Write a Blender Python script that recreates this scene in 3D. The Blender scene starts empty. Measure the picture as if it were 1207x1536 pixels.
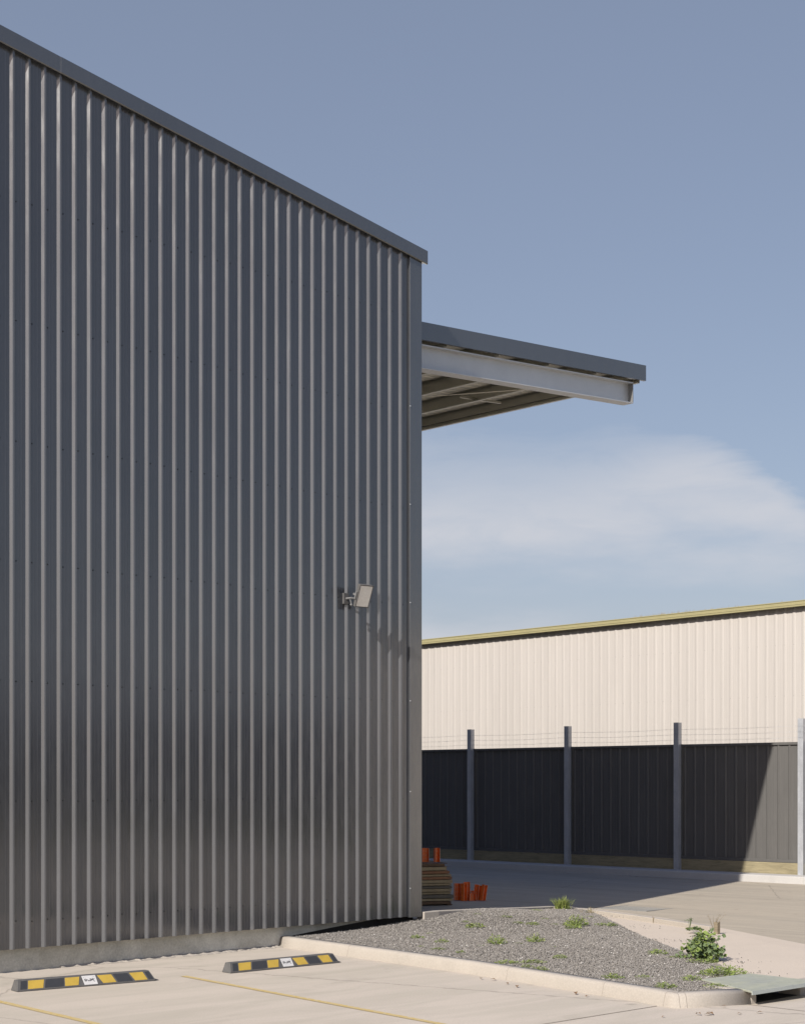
import bpy, bmesh, math, random
import numpy as np
from mathutils import Vector, Matrix
random.seed(7); rng = np.random.default_rng(11)
R = math.radians
S = bpy.context.scene
COL = S.collection

# ------------------------------------------------------------------ camera
F = 2385.0; CX = 603.5; HY = 1177.0; CZ = 2.0       # focal length / centre / horizon in photo pixels, eye height
FW = Vector((.7059, .7083, 0)); RT = Vector((.7083, -.7059, 0))
cam = bpy.data.cameras.new('camera'); co = bpy.data.objects.new('camera', cam); COL.objects.link(co)
co.location = (0, 0, CZ); co.rotation_euler = (R(90), 0, -math.atan2(FW.x, FW.y))
cam.sensor_fit = 'HORIZONTAL'; cam.sensor_width = 36; cam.lens = F / 1207 * 36
cam.shift_y = (HY - 768) / 1207; cam.clip_end = 3000; cam.clip_start = .1
S.camera = co
def P(px, py, z=0.0):            # where the sight line of a photo pixel meets height z
    Z = (CZ - z) * F / (py - HY); r = (px - CX) / F
    v = FW * Z + RT * (r * Z); return Vector((v.x, v.y, z))
def PY(px, py, Y):               # ... meets the vertical plane y = Y
    r = (px - CX) / F; Z = Y / (FW.y + RT.y * r)
    return Vector((Z * (FW.x + RT.x * r), Y, CZ + (HY - py) / F * Z))
def PX(px, py, X):
    r = (px - CX) / F; Z = X / (FW.x + RT.x * r)
    return Vector((X, Z * (FW.y + RT.y * r), CZ + (HY - py) / F * Z))

# ------------------------------------------------------------------ light
PHI = 12.4; ELE = 36.2
d = Vector((math.cos(R(PHI)) * math.cos(R(ELE)), math.sin(R(PHI)) * math.cos(R(ELE)), -math.sin(R(ELE))))
sl = bpy.data.lights.new('sun', 'SUN'); sl.energy = 4.6; sl.angle = R(.53); sl.color = (1, .945, .87)
so = bpy.data.objects.new('sun', sl); COL.objects.link(so); so.rotation_euler = d.to_track_quat('-Z', 'Y').to_euler()
so.location = (-20, -10, 30)
W = bpy.data.worlds.new("World"); S.world = W; W.use_nodes = True
nt = W.node_tree; nt.nodes.clear()
def wn(t, **k):
    n = nt.nodes.new(t)
    for a, b in k.items(): setattr(n, a, b)
    return n
out = wn('ShaderNodeOutputWorld'); bg = wn('ShaderNodeBackground'); bg.inputs['Strength'].default_value = .085
sky = wn('ShaderNodeTexSky', sky_type='NISHITA', sun_disc=False, sun_elevation=R(ELE), sun_rotation=math.atan2(-d.x, -d.y) % (2 * math.pi),
         air_density=1.0, dust_density=1.6, ozone_density=1.3, altitude=20)
hs = wn('ShaderNodeHueSaturation'); hs.inputs['Saturation'].default_value = .95; hs.inputs['Value'].default_value = .80
nt.links.new(sky.outputs[0], hs.inputs['Color'])
tn = wn('ShaderNodeMix', data_type='RGBA', blend_type='MULTIPLY'); tn.inputs[0].default_value = 1; nt.links.new(hs.outputs[0], tn.inputs[6]); tn.inputs[7].default_value = (1.14, 1.035, 1.01, 1)
hz = wn('ShaderNodeMix', data_type='RGBA'); hz.inputs[0].default_value = .34; nt.links.new(tn.outputs[2], hz.inputs[6]); hz.inputs[7].default_value = (2.9, 3.4, 4.5, 1)
geo = wn('ShaderNodeTexCoord'); sep = wn('ShaderNodeSeparateXYZ'); nt.links.new(geo.outputs['Generated'], sep.inputs[0])
def wm(op, a, b=None, c=None):
    n = wn('ShaderNodeMath', operation=op)
    for i, v in enumerate((a, b, c)):
        if v is None: continue
        if isinstance(v, (int, float)): n.inputs[i].default_value = v
        else: nt.links.new(v, n.inputs[i])
    return n.outputs[0]
def wramp(v, lo, hi):
    n = wn('ShaderNodeMapRange', interpolation_type='SMOOTHSTEP'); nt.links.new(v, n.inputs[0])
    n.inputs[1].default_value = lo; n.inputs[2].default_value = hi; return n.outputs[0]
hyp = wm('SQRT', wm('ADD', wm('MULTIPLY', sep.outputs[0], sep.outputs[0]), wm('MULTIPLY', sep.outputs[1], sep.outputs[1])))
el = wm('ARCTAN2', sep.outputs[2], hyp); az = wm('ARCTAN2', sep.outputs[1], sep.outputs[0])   # az 45 deg = straight ahead, less = right
cmb = wn('ShaderNodeCombineXYZ'); nt.links.new(wm('MULTIPLY', az, 3.2), cmb.inputs[0]); nt.links.new(wm('MULTIPLY', el, 11.0), cmb.inputs[1])
cmb.inputs[2].default_value = 3.7
nz = wn('ShaderNodeTexNoise'); nz.inputs['Scale'].default_value = 1.6; nz.inputs['Detail'].default_value = 7; nz.inputs['Roughness'].default_value = .55
nt.links.new(cmb.outputs[0], nz.inputs['Vector'])
warp = wm('MULTIPLY', wm('SUBTRACT', nz.outputs[0], .5), .10)
el2 = wm('ADD', el, warp)
# the sky deepens towards the zenith
lowm = wn('ShaderNodeMix', data_type='RGBA'); nt.links.new(wm('MULTIPLY', wm('SUBTRACT', 1, wramp(el, .02, .19)), .42), lowm.inputs[0])
nt.links.new(hz.outputs[2], lowm.inputs[6]); lowm.inputs[7].default_value = (4.05, 4.25, 5.1, 1)
zen = wramp(el, R(30), R(62)); zm = wn('ShaderNodeMix', data_type='RGBA', blend_type='MULTIPLY'); nt.links.new(zen, zm.inputs[0])
nt.links.new(lowm.outputs[2], zm.inputs[6]); zm.inputs[7].default_value = (.66, .90, 1.42, 1)
# long streak of thin cloud about 10 degrees up; its upper edge drops off to the right
rgt = wm('MAXIMUM', 0, wm('SUBTRACT', R(36.5), az)); top = wm('SUBTRACT', .222, wm('MULTIPLY', wm('MULTIPLY', rgt, rgt), 4.6))
cmb2 = wn('ShaderNodeCombineXYZ'); nt.links.new(wm('MULTIPLY', az, 9), cmb2.inputs[0]); nt.links.new(wm('MULTIPLY', el, 34), cmb2.inputs[1]); cmb2.inputs[2].default_value = 1.3
nz2 = wn('ShaderNodeTexNoise'); nz2.inputs['Scale'].default_value = 1.5; nz2.inputs['Detail'].default_value = 8; nz2.inputs['Roughness'].default_value = .62; nz2.inputs['Distortion'].default_value = .7
nt.links.new(cmb2.outputs[0], nz2.inputs['Vector'])
ed = wm('SUBTRACT', top, wm('ADD', el, wm('MULTIPLY', wm('SUBTRACT', nz2.outputs[0], .5), .045)))
soft = wm('ADD', .017, wm('MULTIPLY', wramp(az, R(33), R(40)), .035))
upper = wm('SMOOTH_MIN', 1, wm('MAXIMUM', 0, wm('DIVIDE', ed, soft)), .3)
band = wm('MULTIPLY', wramp(el2, .118, .168), upper)
band = wm('MULTIPLY', band, wm('ADD', .72, wm('MULTIPLY', wramp(nz2.outputs[0], .3, .65), .28)))
low = wm('MULTIPLY', wramp(el2, .03, .06), wm('SUBTRACT', 1, wramp(el2, .085, .118)))
low = wm('MULTIPLY', low, wramp(az, R(37), R(42)))
cl = wm('MULTIPLY', wm('MAXIMUM', band, low), wm('ADD', .6, wm('MULTIPLY', wramp(nz.outputs[0], .3, .6), .4)))
mx = wn('ShaderNodeMix', data_type='RGBA'); nt.links.new(wm('MULTIPLY', cl, .85), mx.inputs[0]); nt.links.new(zm.outputs[2], mx.inputs[6])
mx.inputs[7].default_value = (5.0, 5.1, 5.5, 1)
nt.links.new(mx.outputs[2], bg.inputs['Color']); nt.links.new(bg.outputs[0], out.inputs[0])
S.view_settings.view_transform = 'Standard'; S.view_settings.look = 'None'; S.view_settings.gamma = 1
S.view_settings.exposure = .55
S.render.resolution_x = 804; S.render.resolution_y = 1024
S.cycles.max_bounces = 8

# ------------------------------------------------------------------ materials
class N:
    def __init__(s, name):
        s.m = bpy.data.materials.new(name); s.m.use_nodes = True; s.t = s.m.node_tree
        s.b = s.t.nodes['Principled BSDF']; s.tc = s.t.nodes.new('ShaderNodeTexCoord'); s.co = s.tc.outputs['Object']
    def l(s, a, b): s.t.links.new(a, b)
    def vec(s, sc=(1, 1, 1), rot=(0, 0, 0)):
        n = s.t.nodes.new('ShaderNodeMapping'); n.inputs['Scale'].default_value = sc; n.inputs['Rotation'].default_value = rot
        s.l(s.co, n.inputs[0]); return n.outputs[0]
    def noise(s, scale, detail=4, rough=.55, v=None, dist=0):
        n = s.t.nodes.new('ShaderNodeTexNoise'); n.inputs['Scale'].default_value = scale; n.inputs['Detail'].default_value = detail
        n.inputs['Roughness'].default_value = rough; n.inputs['Distortion'].default_value = dist
        s.l(v or s.co, n.inputs['Vector']); return n.outputs[0]
    def vor(s, scale, feature='F1', v=None, out=0):
        n = s.t.nodes.new('ShaderNodeTexVoronoi'); n.inputs['Scale'].default_value = scale; n.feature = feature
        s.l(v or s.co, n.inputs['Vector']); return n.outputs[out]
    def ramp(s, f, stops):
        n = s.t.nodes.new('ShaderNodeValToRGB'); s.l(f, n.inputs[0]); e = n.color_ramp.elements
        while len(e) < len(stops): e.new(.5)
        for i, (p, c) in enumerate(stops):
            e[i].position = p; e[i].color = (*c, 1) if not isinstance(c, (int, float)) else (c, c, c, 1)
        return n.outputs[0]
    def mix(s, f, a, b, mode='MIX'):
        n = s.t.nodes.new('ShaderNodeMix'); n.data_type = 'RGBA'; n.blend_type = mode
        for i, v in ((0, f), (6, a), (7, b)):
            if isinstance(v, (int, float)): n.inputs[i].default_value = v if i == 0 else (v, v, v, 1)
            elif isinstance(v, tuple): n.inputs[i].default_value = (*v, 1)
            else: s.l(v, n.inputs[i])
        return n.outputs[2]
    def set(s, color=None, rough=None, metal=None, spec=None):
        for k, v in (('Base Color', color), ('Roughness', rough), ('Metallic', metal), ('Specular IOR Level', spec)):
            if v is None: continue
            if isinstance(v, (int, float)): s.b.inputs[k].default_value = v
            elif isinstance(v, tuple): s.b.inputs[k].default_value = (*v, 1)
            else: s.l(v, s.b.inputs[k])
        return s
    def bump(s, h, strength=.3, dist=.01):
        n = s.t.nodes.new('ShaderNodeBump'); n.inputs['Strength'].default_value = strength; n.inputs['Distance'].default_value = dist
        s.l(h, n.inputs['Height']); s.l(n.outputs[0], s.b.inputs['Normal']); return s
def sc(c, k): return tuple(x * k for x in c)
def paint(name, c, rough=.4, var=.12, scale=2.0, stretch=(1, 1, .15), metal=0, bump=0, spec=.5):
    n = N(name); v = n.vec(stretch); f = n.noise(scale, 5, .6, v); f2 = n.noise(scale * 9, 4, .6, v)
    g = n.mix(.4, f, f2)
    n.set(n.ramp(g, [(.3, sc(c, 1 - var)), (.7, sc(c, 1 + var))]), n.ramp(f2, [(.3, rough - .07), (.7, rough + .07)]), metal, spec)
    if bump: n.bump(n.noise(scale * 2, 3, .5, v), bump, .01)
    return n.m
def concrete(name, c, var=.12, big=.35, streak=None, fine=60, rough=.85, cracks=False, stain=.12, patch=None):
    n = N(name); a = n.noise(big, 6, .62, dist=.4); b = n.noise(fine, 3, .7); m_ = n.noise(3.1, 6, .65)
    g = n.mix(.45, a, m_)
    if streak: g = n.mix(.5, g, n.noise(1.0, 5, .6, n.vec(streak)))
    col = n.ramp(g, [(.32, sc(c, 1 - var)), (.5, c), (.68, sc(c, 1 + var))])
    col = n.mix(.5, col, n.ramp(b, [(.3, sc(c, .80)), (.7, sc(c, 1.16))]))
    if patch:
        pm = n.ramp(n.noise(1.0, 7, .62, n.vec(patch[0], (0, 0, R(8))), .8), [(.42, 0.0), (.66, patch[2])])
        col = n.mix(pm, col, patch[1])
    st = n.ramp(n.noise(.9, 8, .7, dist=1.2), [(.55, 0.0), (.75, 1.0)])
    sm = n.t.nodes.new('ShaderNodeMath'); sm.operation = 'MULTIPLY'; n.l(st, sm.inputs[0]); sm.inputs[1].default_value = stain
    col = n.mix(sm.outputs[0], col, sc(c, .35))
    if patch:
        wv = n.t.nodes.new('ShaderNodeVectorMath'); wv.operation = 'ADD'; nn_ = n.t.nodes.new('ShaderNodeTexNoise'); nn_.inputs['Scale'].default_value = 6; n.l(n.co, nn_.inputs['Vector'])
        sc_ = n.t.nodes.new('ShaderNodeVectorMath'); sc_.operation = 'SCALE'; sc_.inputs['Scale'].default_value = .09; n.l(nn_.outputs['Color'], sc_.inputs[0])
        n.l(n.co, wv.inputs[0]); n.l(sc_.outputs[0], wv.inputs[1])
        bl = n.ramp(n.vor(1.15, v=wv.outputs[0]), [(.02, .42), (.075, 0.0)]); col = n.mix(bl, col, sc(c, .42))
        ck = n.t.nodes.new('ShaderNodeTexVoronoi'); ck.feature = 'DISTANCE_TO_EDGE'; ck.inputs['Scale'].default_value = .22; n.l(wv.outputs[0], ck.inputs['Vector'])
        col = n.mix(n.ramp(ck.outputs[0], [(.0006, .5), (.0018, 0.0)]), col, sc(c, .35))
    # small dark specks
    sp = n.ramp(n.vor(7.0), [(.0, 1.0), (.035, 0.0)])
    m2 = n.t.nodes.new('ShaderNodeMath'); m2.operation = 'MULTIPLY'; n.l(sp, m2.inputs[0]); m2.inputs[1].default_value = .35
    col = n.mix(m2.outputs[0], col, sc(c, .3))
    n.set(col, rough, 0, .25).bump(n.mix(.5, b, m_), .25, .006)
    return n.m
M = {}
CON = (.545, .475, .395)
M['carpark'] = concrete('carpark_concrete', (.45, .395, .332), .10, streak=(.25, 1.6, 1), stain=.2, patch=((.45, 2.2, 1), (.36, .325, .265), .65))
M['yard'] = concrete('yard_concrete', (.355, .308, .243), .20, streak=(2.6, .16, 1), stain=.2, patch=((3.2, .22, 1), (.26, .235, .19), .65))
M['apron'] = concrete('apron_concrete', (.49, .42, .345), .07, stain=.08)
M['kerb'] = concrete('kerb_concrete', (.345, .31, .268), .10, big=1.2, stain=.15)
M['kerb_far'] = concrete('kerb_concrete_far', (.37, .355, .335), .12, big=1.2, stain=.12)
def plinth_mat():
    n = N('plinth_concrete'); c = (.48, .47, .42)
    a = n.noise(2.2, 7, .68, dist=.6); b = n.noise(45, 3, .7)
    pv = n.t.nodes.new('ShaderNodeTexBrick'); n.l(n.vec((1, 1, 1)), pv.inputs[0])
    cells = n.vor(1.7, v=n.vec((1, .01, 1.2)), out=1)
    col = n.ramp(a, [(.3, sc(c, .68)), (.5, c), (.7, sc(c, 1.35))])
    n.t.nodes.remove(pv)
    bw = n.t.nodes.new('ShaderNodeRGBToBW'); n.l(cells, bw.inputs[0])
    col = n.mix(n.ramp(bw.outputs[0], [(.44, 0.0), (.46, .35)]), col, (.30, .275, .215))
    col = n.mix(.35, col, n.ramp(b, [(.3, sc(c, .6)), (.7, sc(c, 1.4))]))
    wh = n.ramp(n.noise(3.2, 9, .75, dist=2.5), [(.62, 0.0), (.70, 1.0)])
    mm = n.t.nodes.new('ShaderNodeMath'); mm.operation = 'MULTIPLY'; n.l(wh, mm.inputs[0]); mm.inputs[1].default_value = .45
    col = n.mix(mm.outputs[0], col, (.55, .53, .49))
    n.set(col, .9, 0, .2).bump(n.mix(.5, a, b), .4, .01); return n.m
M['plinth'] = plinth_mat()
def clad_mat(name, c, rough, ior=1.5, bp=.10):
    n = N(name); n.b.inputs['IOR'].default_value = ior
    v = n.vec((1, 1, .03)); f = n.noise(30, 3, .6, v); a = n.noise(.8, 5, .6)
    col = n.ramp(n.mix(.5, f, a), [(.3, sc(c, .9)), (.7, sc(c, 1.1))])
    sx = n.t.nodes.new('ShaderNodeSeparateXYZ'); n.l(n.co, sx.inputs[0])
    def mth(op, a_, b_):
        q = n.t.nodes.new('ShaderNodeMath'); q.operation = op; n.l(a_, q.inputs[0]); q.inputs[1].default_value = b_; return q.outputs[0]
    cell = mth('FLOOR', mth('DIVIDE', mth('ADD', sx.outputs[0], 100.18), .7724), 0); wnz = n.t.nodes.new('ShaderNodeTexWhiteNoise'); wnz.noise_dimensions = '1D'; n.l(cell, wnz.inputs['W'])
    tone = n.ramp(wnz.outputs['Value'], [(0, .86), (1, 1.0)]); col = n.mix(1.0, col, tone, 'MULTIPLY')
    dust = n.ramp(n.noise(5, 7, .7, n.vec((1, 1, .25))), [(.5, 0.0), (.8, .18)])
    col = n.mix(dust, col, sc(c, 1.8))
    n.set(col, n.ramp(n.noise(14, 4, .6, n.vec((1, 1, .2))), [(.3, rough - .05), (.7, rough + .07)]), 0, .5)
    n.bump(n.mix(.75, f, n.noise(1.6, 2, .5, n.vec((3, 1, .5)))), bp, .006)
    return n.m
M['clad'] = clad_mat('charcoal_cladding', (.076, .079, .086), .125, 1.92)
M['trim'] = clad_mat('charcoal_trim', (.046, .048, .052), .20, 2.3, .02)
M['screw'] = paint('dark_screw', (.015, .015, .017), .5)
M['roof'] = paint('dark_roof_sheet', (.10, .10, .105), .45)
M['galv'] = paint('painted_light_steel', (.50, .51, .52), .40, .07, 2.5, (1, 1, 1), metal=.35)
M['alu'] = paint('dull_aluminium', (.15, .15, .15), .5, .1)
M['grate'] = paint('dull_grate', (.20, .195, .185), .6, .1)
M['cream'] = paint('cream_steel', (.42, .41, .36), .42, .12, 3, (1, 1, 1), metal=.75)
M['soffit'] = paint('cream_soffit', (.93, .90, .80), .5, .04, 3, (1, 1, 1))
M['zinc'] = paint('galvanised_post', (.42, .43, .45), .40, .20, 9, (1, 1, .5), metal=.35)
M['fence'] = clad_mat('grey_fence_sheet', (.101, .097, .092), .6, 1.35)
M['pale'] = paint('cream_wall_sheet', (.405, .375, .345), .55, .055, 1.3, (1, 1, .06))
M['gutter'] = paint('khaki_gutter', (.28, .25, .13), .5, .08, 3, (1, 1, 1))
M['white'] = paint('white_panel', (.75, .75, .75), .4, .03)
M['rubber'] = paint('black_rubber', (.085, .082, .080), .75, .25, 12, (1, 1, 1), bump=.3)
M['blacktape'] = paint('black_reflective', (.034, .035, .038), .5, .15, 8, (1, 1, 1))
M['yellow'] = paint('yellow_reflective', (.44, .30, .05), .5, .12, 10, (1, 1, 1))
M['label'] = paint('white_sticker', (.55, .54, .53), .5, .12, 40, (1, 1, 1))
M['ink'] = paint('grey_ink', (.09, .09, .095), .7)
def line_mat():
    n = N('worn_yellow_paint'); w = n.ramp(n.noise(30, 6, .75), [(.36, 0.0), (.55, 1.0)])
    n.set(n.mix(w, (.45, .39, .28), (.45, .33, .12)), .75, 0, .2); return n.m
M['line'] = line_mat()
M['joint'] = paint('dark_joint', (.16, .13, .10), .9)
M['kjoint'] = paint('pale_joint', (.24, .21, .18), .9)
M['dark'] = paint('near_black', (.012, .011, .010), .95)  # plain near-black; in the drain pit it paints the deep shade
def timber(name, c):
    n = N(name); g = n.noise(3, 6, .65, n.vec((1.2, 1.2, 16)), .6); k = n.noise(1.6, 5, .7, n.vec((3, 1, 3)))
    n.set(n.mix(.4, n.ramp(g, [(.3, sc(c, .55)), (.5, c), (.7, sc(c, 1.35))]), n.ramp(k, [(.3, sc(c, .6)), (.7, sc(c, 1.3))])), .85, 0, .15)
    n.bump(g, .4, .006); return n.m
M['sleeper'] = timber('pine_sleeper', (.25, .215, .135))
WOODS = [timber('weathered_ply_grey', (.20, .165, .115)), timber('weathered_ply_tan', (.42, .31, .17)), timber('weathered_ply_brown', (.17, .105, .06)),
         timber('weathered_ply_red', (.36, .18, .09))]
def orange():
    n = N('orange_steel'); w = n.ramp(n.noise(22, 7, .75), [(.45, 0.0), (.72, .7)])
    n.set(n.mix(w, (.92, .20, .035), (.36, .055, .015)), .5, 0, .4); return n.m
M['orange'] = orange()
M['scratch'] = paint('worn_orange_edge', (.75, .36, .20), .6)
def gravel_mat(name, stones):
    n = N(name)
    if stones:
        at = n.t.nodes.new('ShaderNodeAttribute'); at.attribute_name = 'tone'
        col = n.ramp(at.outputs['Fac'], [(0.0, (.13, .12, .108)), (.45, (.205, .188, .170)), (.85, (.275, .255, .232)), (1.0, (.46, .44, .41))])
        n.set(col, .85, 0, .25).bump(n.noise(200, 2), .3, .002)
    else:
        v = n.vor(70, out=1); bw = n.t.nodes.new('ShaderNodeRGBToBW'); n.l(v, bw.inputs[0])
        n.set(n.ramp(bw.outputs[0], [(.1, (.10, .092, .082)), (.9, (.22, .20, .18))]), .95, 0, .2).bump(n.vor(70), .8, .01)
    return n.m
M['gravel'] = gravel_mat('gravel_stone', True); M['gravelbed'] = gravel_mat('gravel_base', False)
def leafm(name, c):
    n = N(name); f = n.noise(9, 4, .6)
    n.set(n.ramp(f, [(.3, sc(c, .7)), (.7, sc(c, 1.3))]), .6, 0, .3)
    n.b.inputs['Transmission Weight'].default_value = 0
    tr = n.t.nodes.new('ShaderNodeBsdfTranslucent'); tr.inputs[0].default_value = (*sc(c, 1.3), 1)
    ms = n.t.nodes.new('ShaderNodeMixShader'); ms.inputs[0].default_value = .25
    n.l(n.b.outputs[0], ms.inputs[1]); n.l(tr.outputs[0], ms.inputs[2]); n.l(ms.outputs[0], n.t.nodes['Material Output'].inputs[0]); return n.m
M['leaf'] = leafm('weed_leaf', (.20, .26, .07)); M['leaf2'] = leafm('mallow_leaf', (.135, .18, .085)); M['grass'] = leafm('grass_blade', (.27, .31, .09))
M['dryleaf'] = leafm('dry_stalk', (.28, .22, .13)); M['flower'] = leafm('pale_flower', (.55, .55, .25))
def earth():
    n = N('dry_grass_ground'); a = n.noise(.05, 7, .65); b = n.noise(1.5, 5, .7)
    n.set(n.mix(.5, n.ramp(a, [(.35, (.10, .095, .045)), (.65, (.19, .165, .09))]), n.ramp(b, [(.3, (.08, .085, .04)), (.7, (.2, .17, .1))])), .95, 0, .1); return n.m
M['earth'] = earth()
def lidm():
    n = N('green_grey_lid'); a = n.noise(2.4, 5, .6, n.vec((1, 2.5, 1))); b = n.noise(12, 6, .7)
    c = n.ramp(a, [(.35, (.27, .28, .245)), (.65, (.33, .335, .25))]); n.set(n.mix(.3, c, n.ramp(b, [(.35, (.18, .19, .15)), (.7, (.42, .42, .35))])), .6, 0, .4); return n.m
M['lid'] = lidm()
M['lidedge'] = paint('steel_lid_edge', (.30, .32, .30), .5, .15, 6, (1, 1, 1))
def lens():
    n = N('pale_lens'); n.set(n.ramp(n.noise(30, 3), [(.3, (.70, .67, .61)), (.7, (.78, .75, .69))]), .3, 0, .5); return n.m
M['lens'] = lens()

# ------------------------------------------------------------------ mesh helpers
class MB:
    def __init__(s): s.v = []; s.f = []; s.mi = []
    def add(s, v, f, mi=0):
        o = len(s.v); s.v += [tuple(x) for x in v]; s.f += [tuple(i + o for i in q) for q in f]; s.mi += [mi] * len(f); return s
    def box(s, a, b, mi=0, mat=None):
        x0, y0, z0 = a; x1, y1, z1 = b
        v = [Vector(p) for p in ((x0, y0, z0), (x1, y0, z0), (x1, y1, z0), (x0, y1, z0), (x0, y0, z1), (x1, y0, z1), (x1, y1, z1), (x0, y1, z1))]
        if mat: v = [mat @ p for p in v]
        return s.add(v, [(0, 3, 2, 1), (4, 5, 6, 7), (0, 1, 5, 4), (1, 2, 6, 5), (2, 3, 7, 6), (3, 0, 4, 7)], mi)
    def tube(s, pts, r, n=6, mi=0, cap=True):
        pts = [Vector(p) for p in pts]; rs = r if isinstance(r, (list, tuple)) else [r] * len(pts); v = []; f = []
        for i, p in enumerate(pts):
            t = (pts[min(i + 1, len(pts) - 1)] - pts[max(i - 1, 0)]).normalized()
            a = t.cross(Vector((0, 0, 1)) if abs(t.z) < .9 else Vector((1, 0, 0))).normalized(); b = t.cross(a)
            for k in range(n):
                q = 2 * math.pi * k / n; v.append(p + (a * math.cos(q) + b * math.sin(q)) * rs[i])
        for i in range(len(pts) - 1):
            for k in range(n): f.append((i * n + k, i * n + (k + 1) % n, (i + 1) * n + (k + 1) % n, (i + 1) * n + k))
        if cap: f.append(tuple(range(n - 1, -1, -1))); f.append(tuple((len(pts) - 1) * n + k for k in range(n)))
        return s.add(v, f, mi)
    def prism(s, poly, z0, z1, mi=0):     # poly of (x,y) counter-clockwise; z may be per-vertex lists
        n = len(poly); a = z0 if isinstance(z0, list) else [z0] * n; b = z1 if isinstance(z1, list) else [z1] * n
        v = [(x, y, a[i]) for i, (x, y) in enumerate(poly)] + [(x, y, b[i]) for i, (x, y) in enumerate(poly)]
        f = [tuple(range(n - 1, -1, -1)), tuple(range(n, 2 * n))] + [(i, (i + 1) % n, n + (i + 1) % n, n + i) for i in range(n)]
        return s.add(v, f, mi)
    def sweep(s, prof, pts, mi=0, side=None):      # prof: (offset to left, z); swept along xy path with mitres
        pts = [Vector((p[0], p[1], p[2] if len(p) > 2 else 0)) for p in pts]; n = len(prof); v = []; f = []
        for i, p in enumerate(pts):
            d0 = (p - pts[i - 1]).to_2d().normalized() if i else None; d1 = (pts[i + 1] - p).to_2d().normalized() if i < len(pts) - 1 else None
            if d0 is None: d0 = d1
            if d1 is None: d1 = d0
            nn = Vector((-(d0 + d1).y, (d0 + d1).x)).normalized(); k = 1 / max(.4, nn.dot(Vector((-d0.y, d0.x))))
            for (o, z) in prof: v.append((p.x + nn.x * o * k, p.y + nn.y * o * k, p.z + z))
        for i in range(len(pts) - 1):
            for k in range(n): f.append((i * n + k, (i + 1) * n + k, (i + 1) * n + (k + 1) % n, i * n + (k + 1) % n))
        f.append(tuple(range(n))); f.append(tuple((len(pts) - 1) * n + k for k in range(n - 1, -1, -1)))
        return s.add(v, f, mi)
    def build(s, name, mats, parent=None, loc=None, bevel=0, smooth=False):
        me = bpy.data.meshes.new(name); me.from_pydata(s.v, [], s.f)
        if not isinstance(mats, (list, tuple)): mats = [mats]
        for m in mats: me.materials.append(m)
        me.polygons.foreach_set('material_index', s.mi)
        if smooth: me.polygons.foreach_set('use_smooth', [True] * len(s.f))
        me.update(); o = bpy.data.objects.new(name, me); COL.objects.link(o)
        if parent: o.parent = parent; o.matrix_parent_inverse = Matrix.Translation(parent['_w'] if '_w' in parent.keys() else (0, 0, 0)).inverted() if '_w' in parent.keys() else Matrix()
        bm = bmesh.new(); bm.from_mesh(me); bmesh.ops.recalc_face_normals(bm, faces=bm.faces); bm.to_mesh(me); bm.free()
        if bevel:
            b = o.modifiers.new('bevel', 'BEVEL'); b.width = bevel; b.segments = 2; b.limit_method = 'ANGLE'; b.angle_limit = R(35)
        return o
def tag(o, label=None, cat=None, group=None, kind=None):
    if label: o['label'] = label
    if cat: o['category'] = cat
    if group: o['group'] = group
    if kind: o['kind'] = kind
    return o
def empty(name, loc, label, cat, group=None, rz=0):
    o = bpy.data.objects.new(name, None); COL.objects.link(o); o.location = loc; o.rotation_euler = (0, 0, rz)
    o.empty_display_size = .2; return tag(o, label, cat, group)
def put(o, root):      # parent a mesh built in world coordinates to an unrotated root
    o.parent = root; o.location = -Vector(root.location) if root.parent is None else (0, 0, 0); return o
def copy_tree(o, parent=None):
    c = o.copy(); COL.objects.link(c); c.parent = parent
    for ch in [x for x in bpy.data.objects if x.parent == o]: copy_tree(ch, c)
    return c
def sheet(name, poly, z, m, kind='structure'):
    zz = z if isinstance(z, list) else [z] * len(poly)
    b = MB(); b.add([(x, y, zz[i]) for i, (x, y) in enumerate(poly)], [tuple(range(len(poly)))]); return tag(b.build(name, m), kind=kind)

# ------------------------------------------------------------------ setting: ground
sheet('ground', [(-900, -900), (1100, -900), (1100, 1100), (-900, 1100)], -.06, M['earth'])
sheet('carpark', [(-30, -16), (15.8, -16), (15.8, 14.93), (-30, 14.93)], 0, M['carpark'])
LB = [P(882, 1365.5), P(1000, 1381), P(1078, 1394), P(1207, 1418.5)]      # edge between pale crossover and yard
LB = [(p.x, p.y) for p in LB]; LB.append((14.9, 5.2)); LB.append((14.0, -2))
yard = [(15.0, 50), (15.0, 14.95), (18.4, 14.95), (19.4, 15.5)] + LB + [(14.0, -16), (20.5, -16), (20.5, 50)]
sheet('yard', yard, .004, M['yard'])
sheet('yard_ramp', [(20.5, -16), (26.62, -16), (26.62, 50), (20.5, 50)], [.004, .107, .107, .004], M['yard'])
slab = [(12.95, 8.72), (13.42, 8.62), (13.46, 8.18), (15.0, 7.95)] + [(15.9, 7.2)] + LB[::-1][2:] + [(19.6, 15.55), (18.3, 15.1), (15.5, 11.9)]
slab_o = MB().prism(slab, -.02, [.09, .09, .08, .07, .02, .015, .02, .03, .035, .05, .10, .10]).build('crossover', M['apron']); tag(slab_o, kind='structure')
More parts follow.
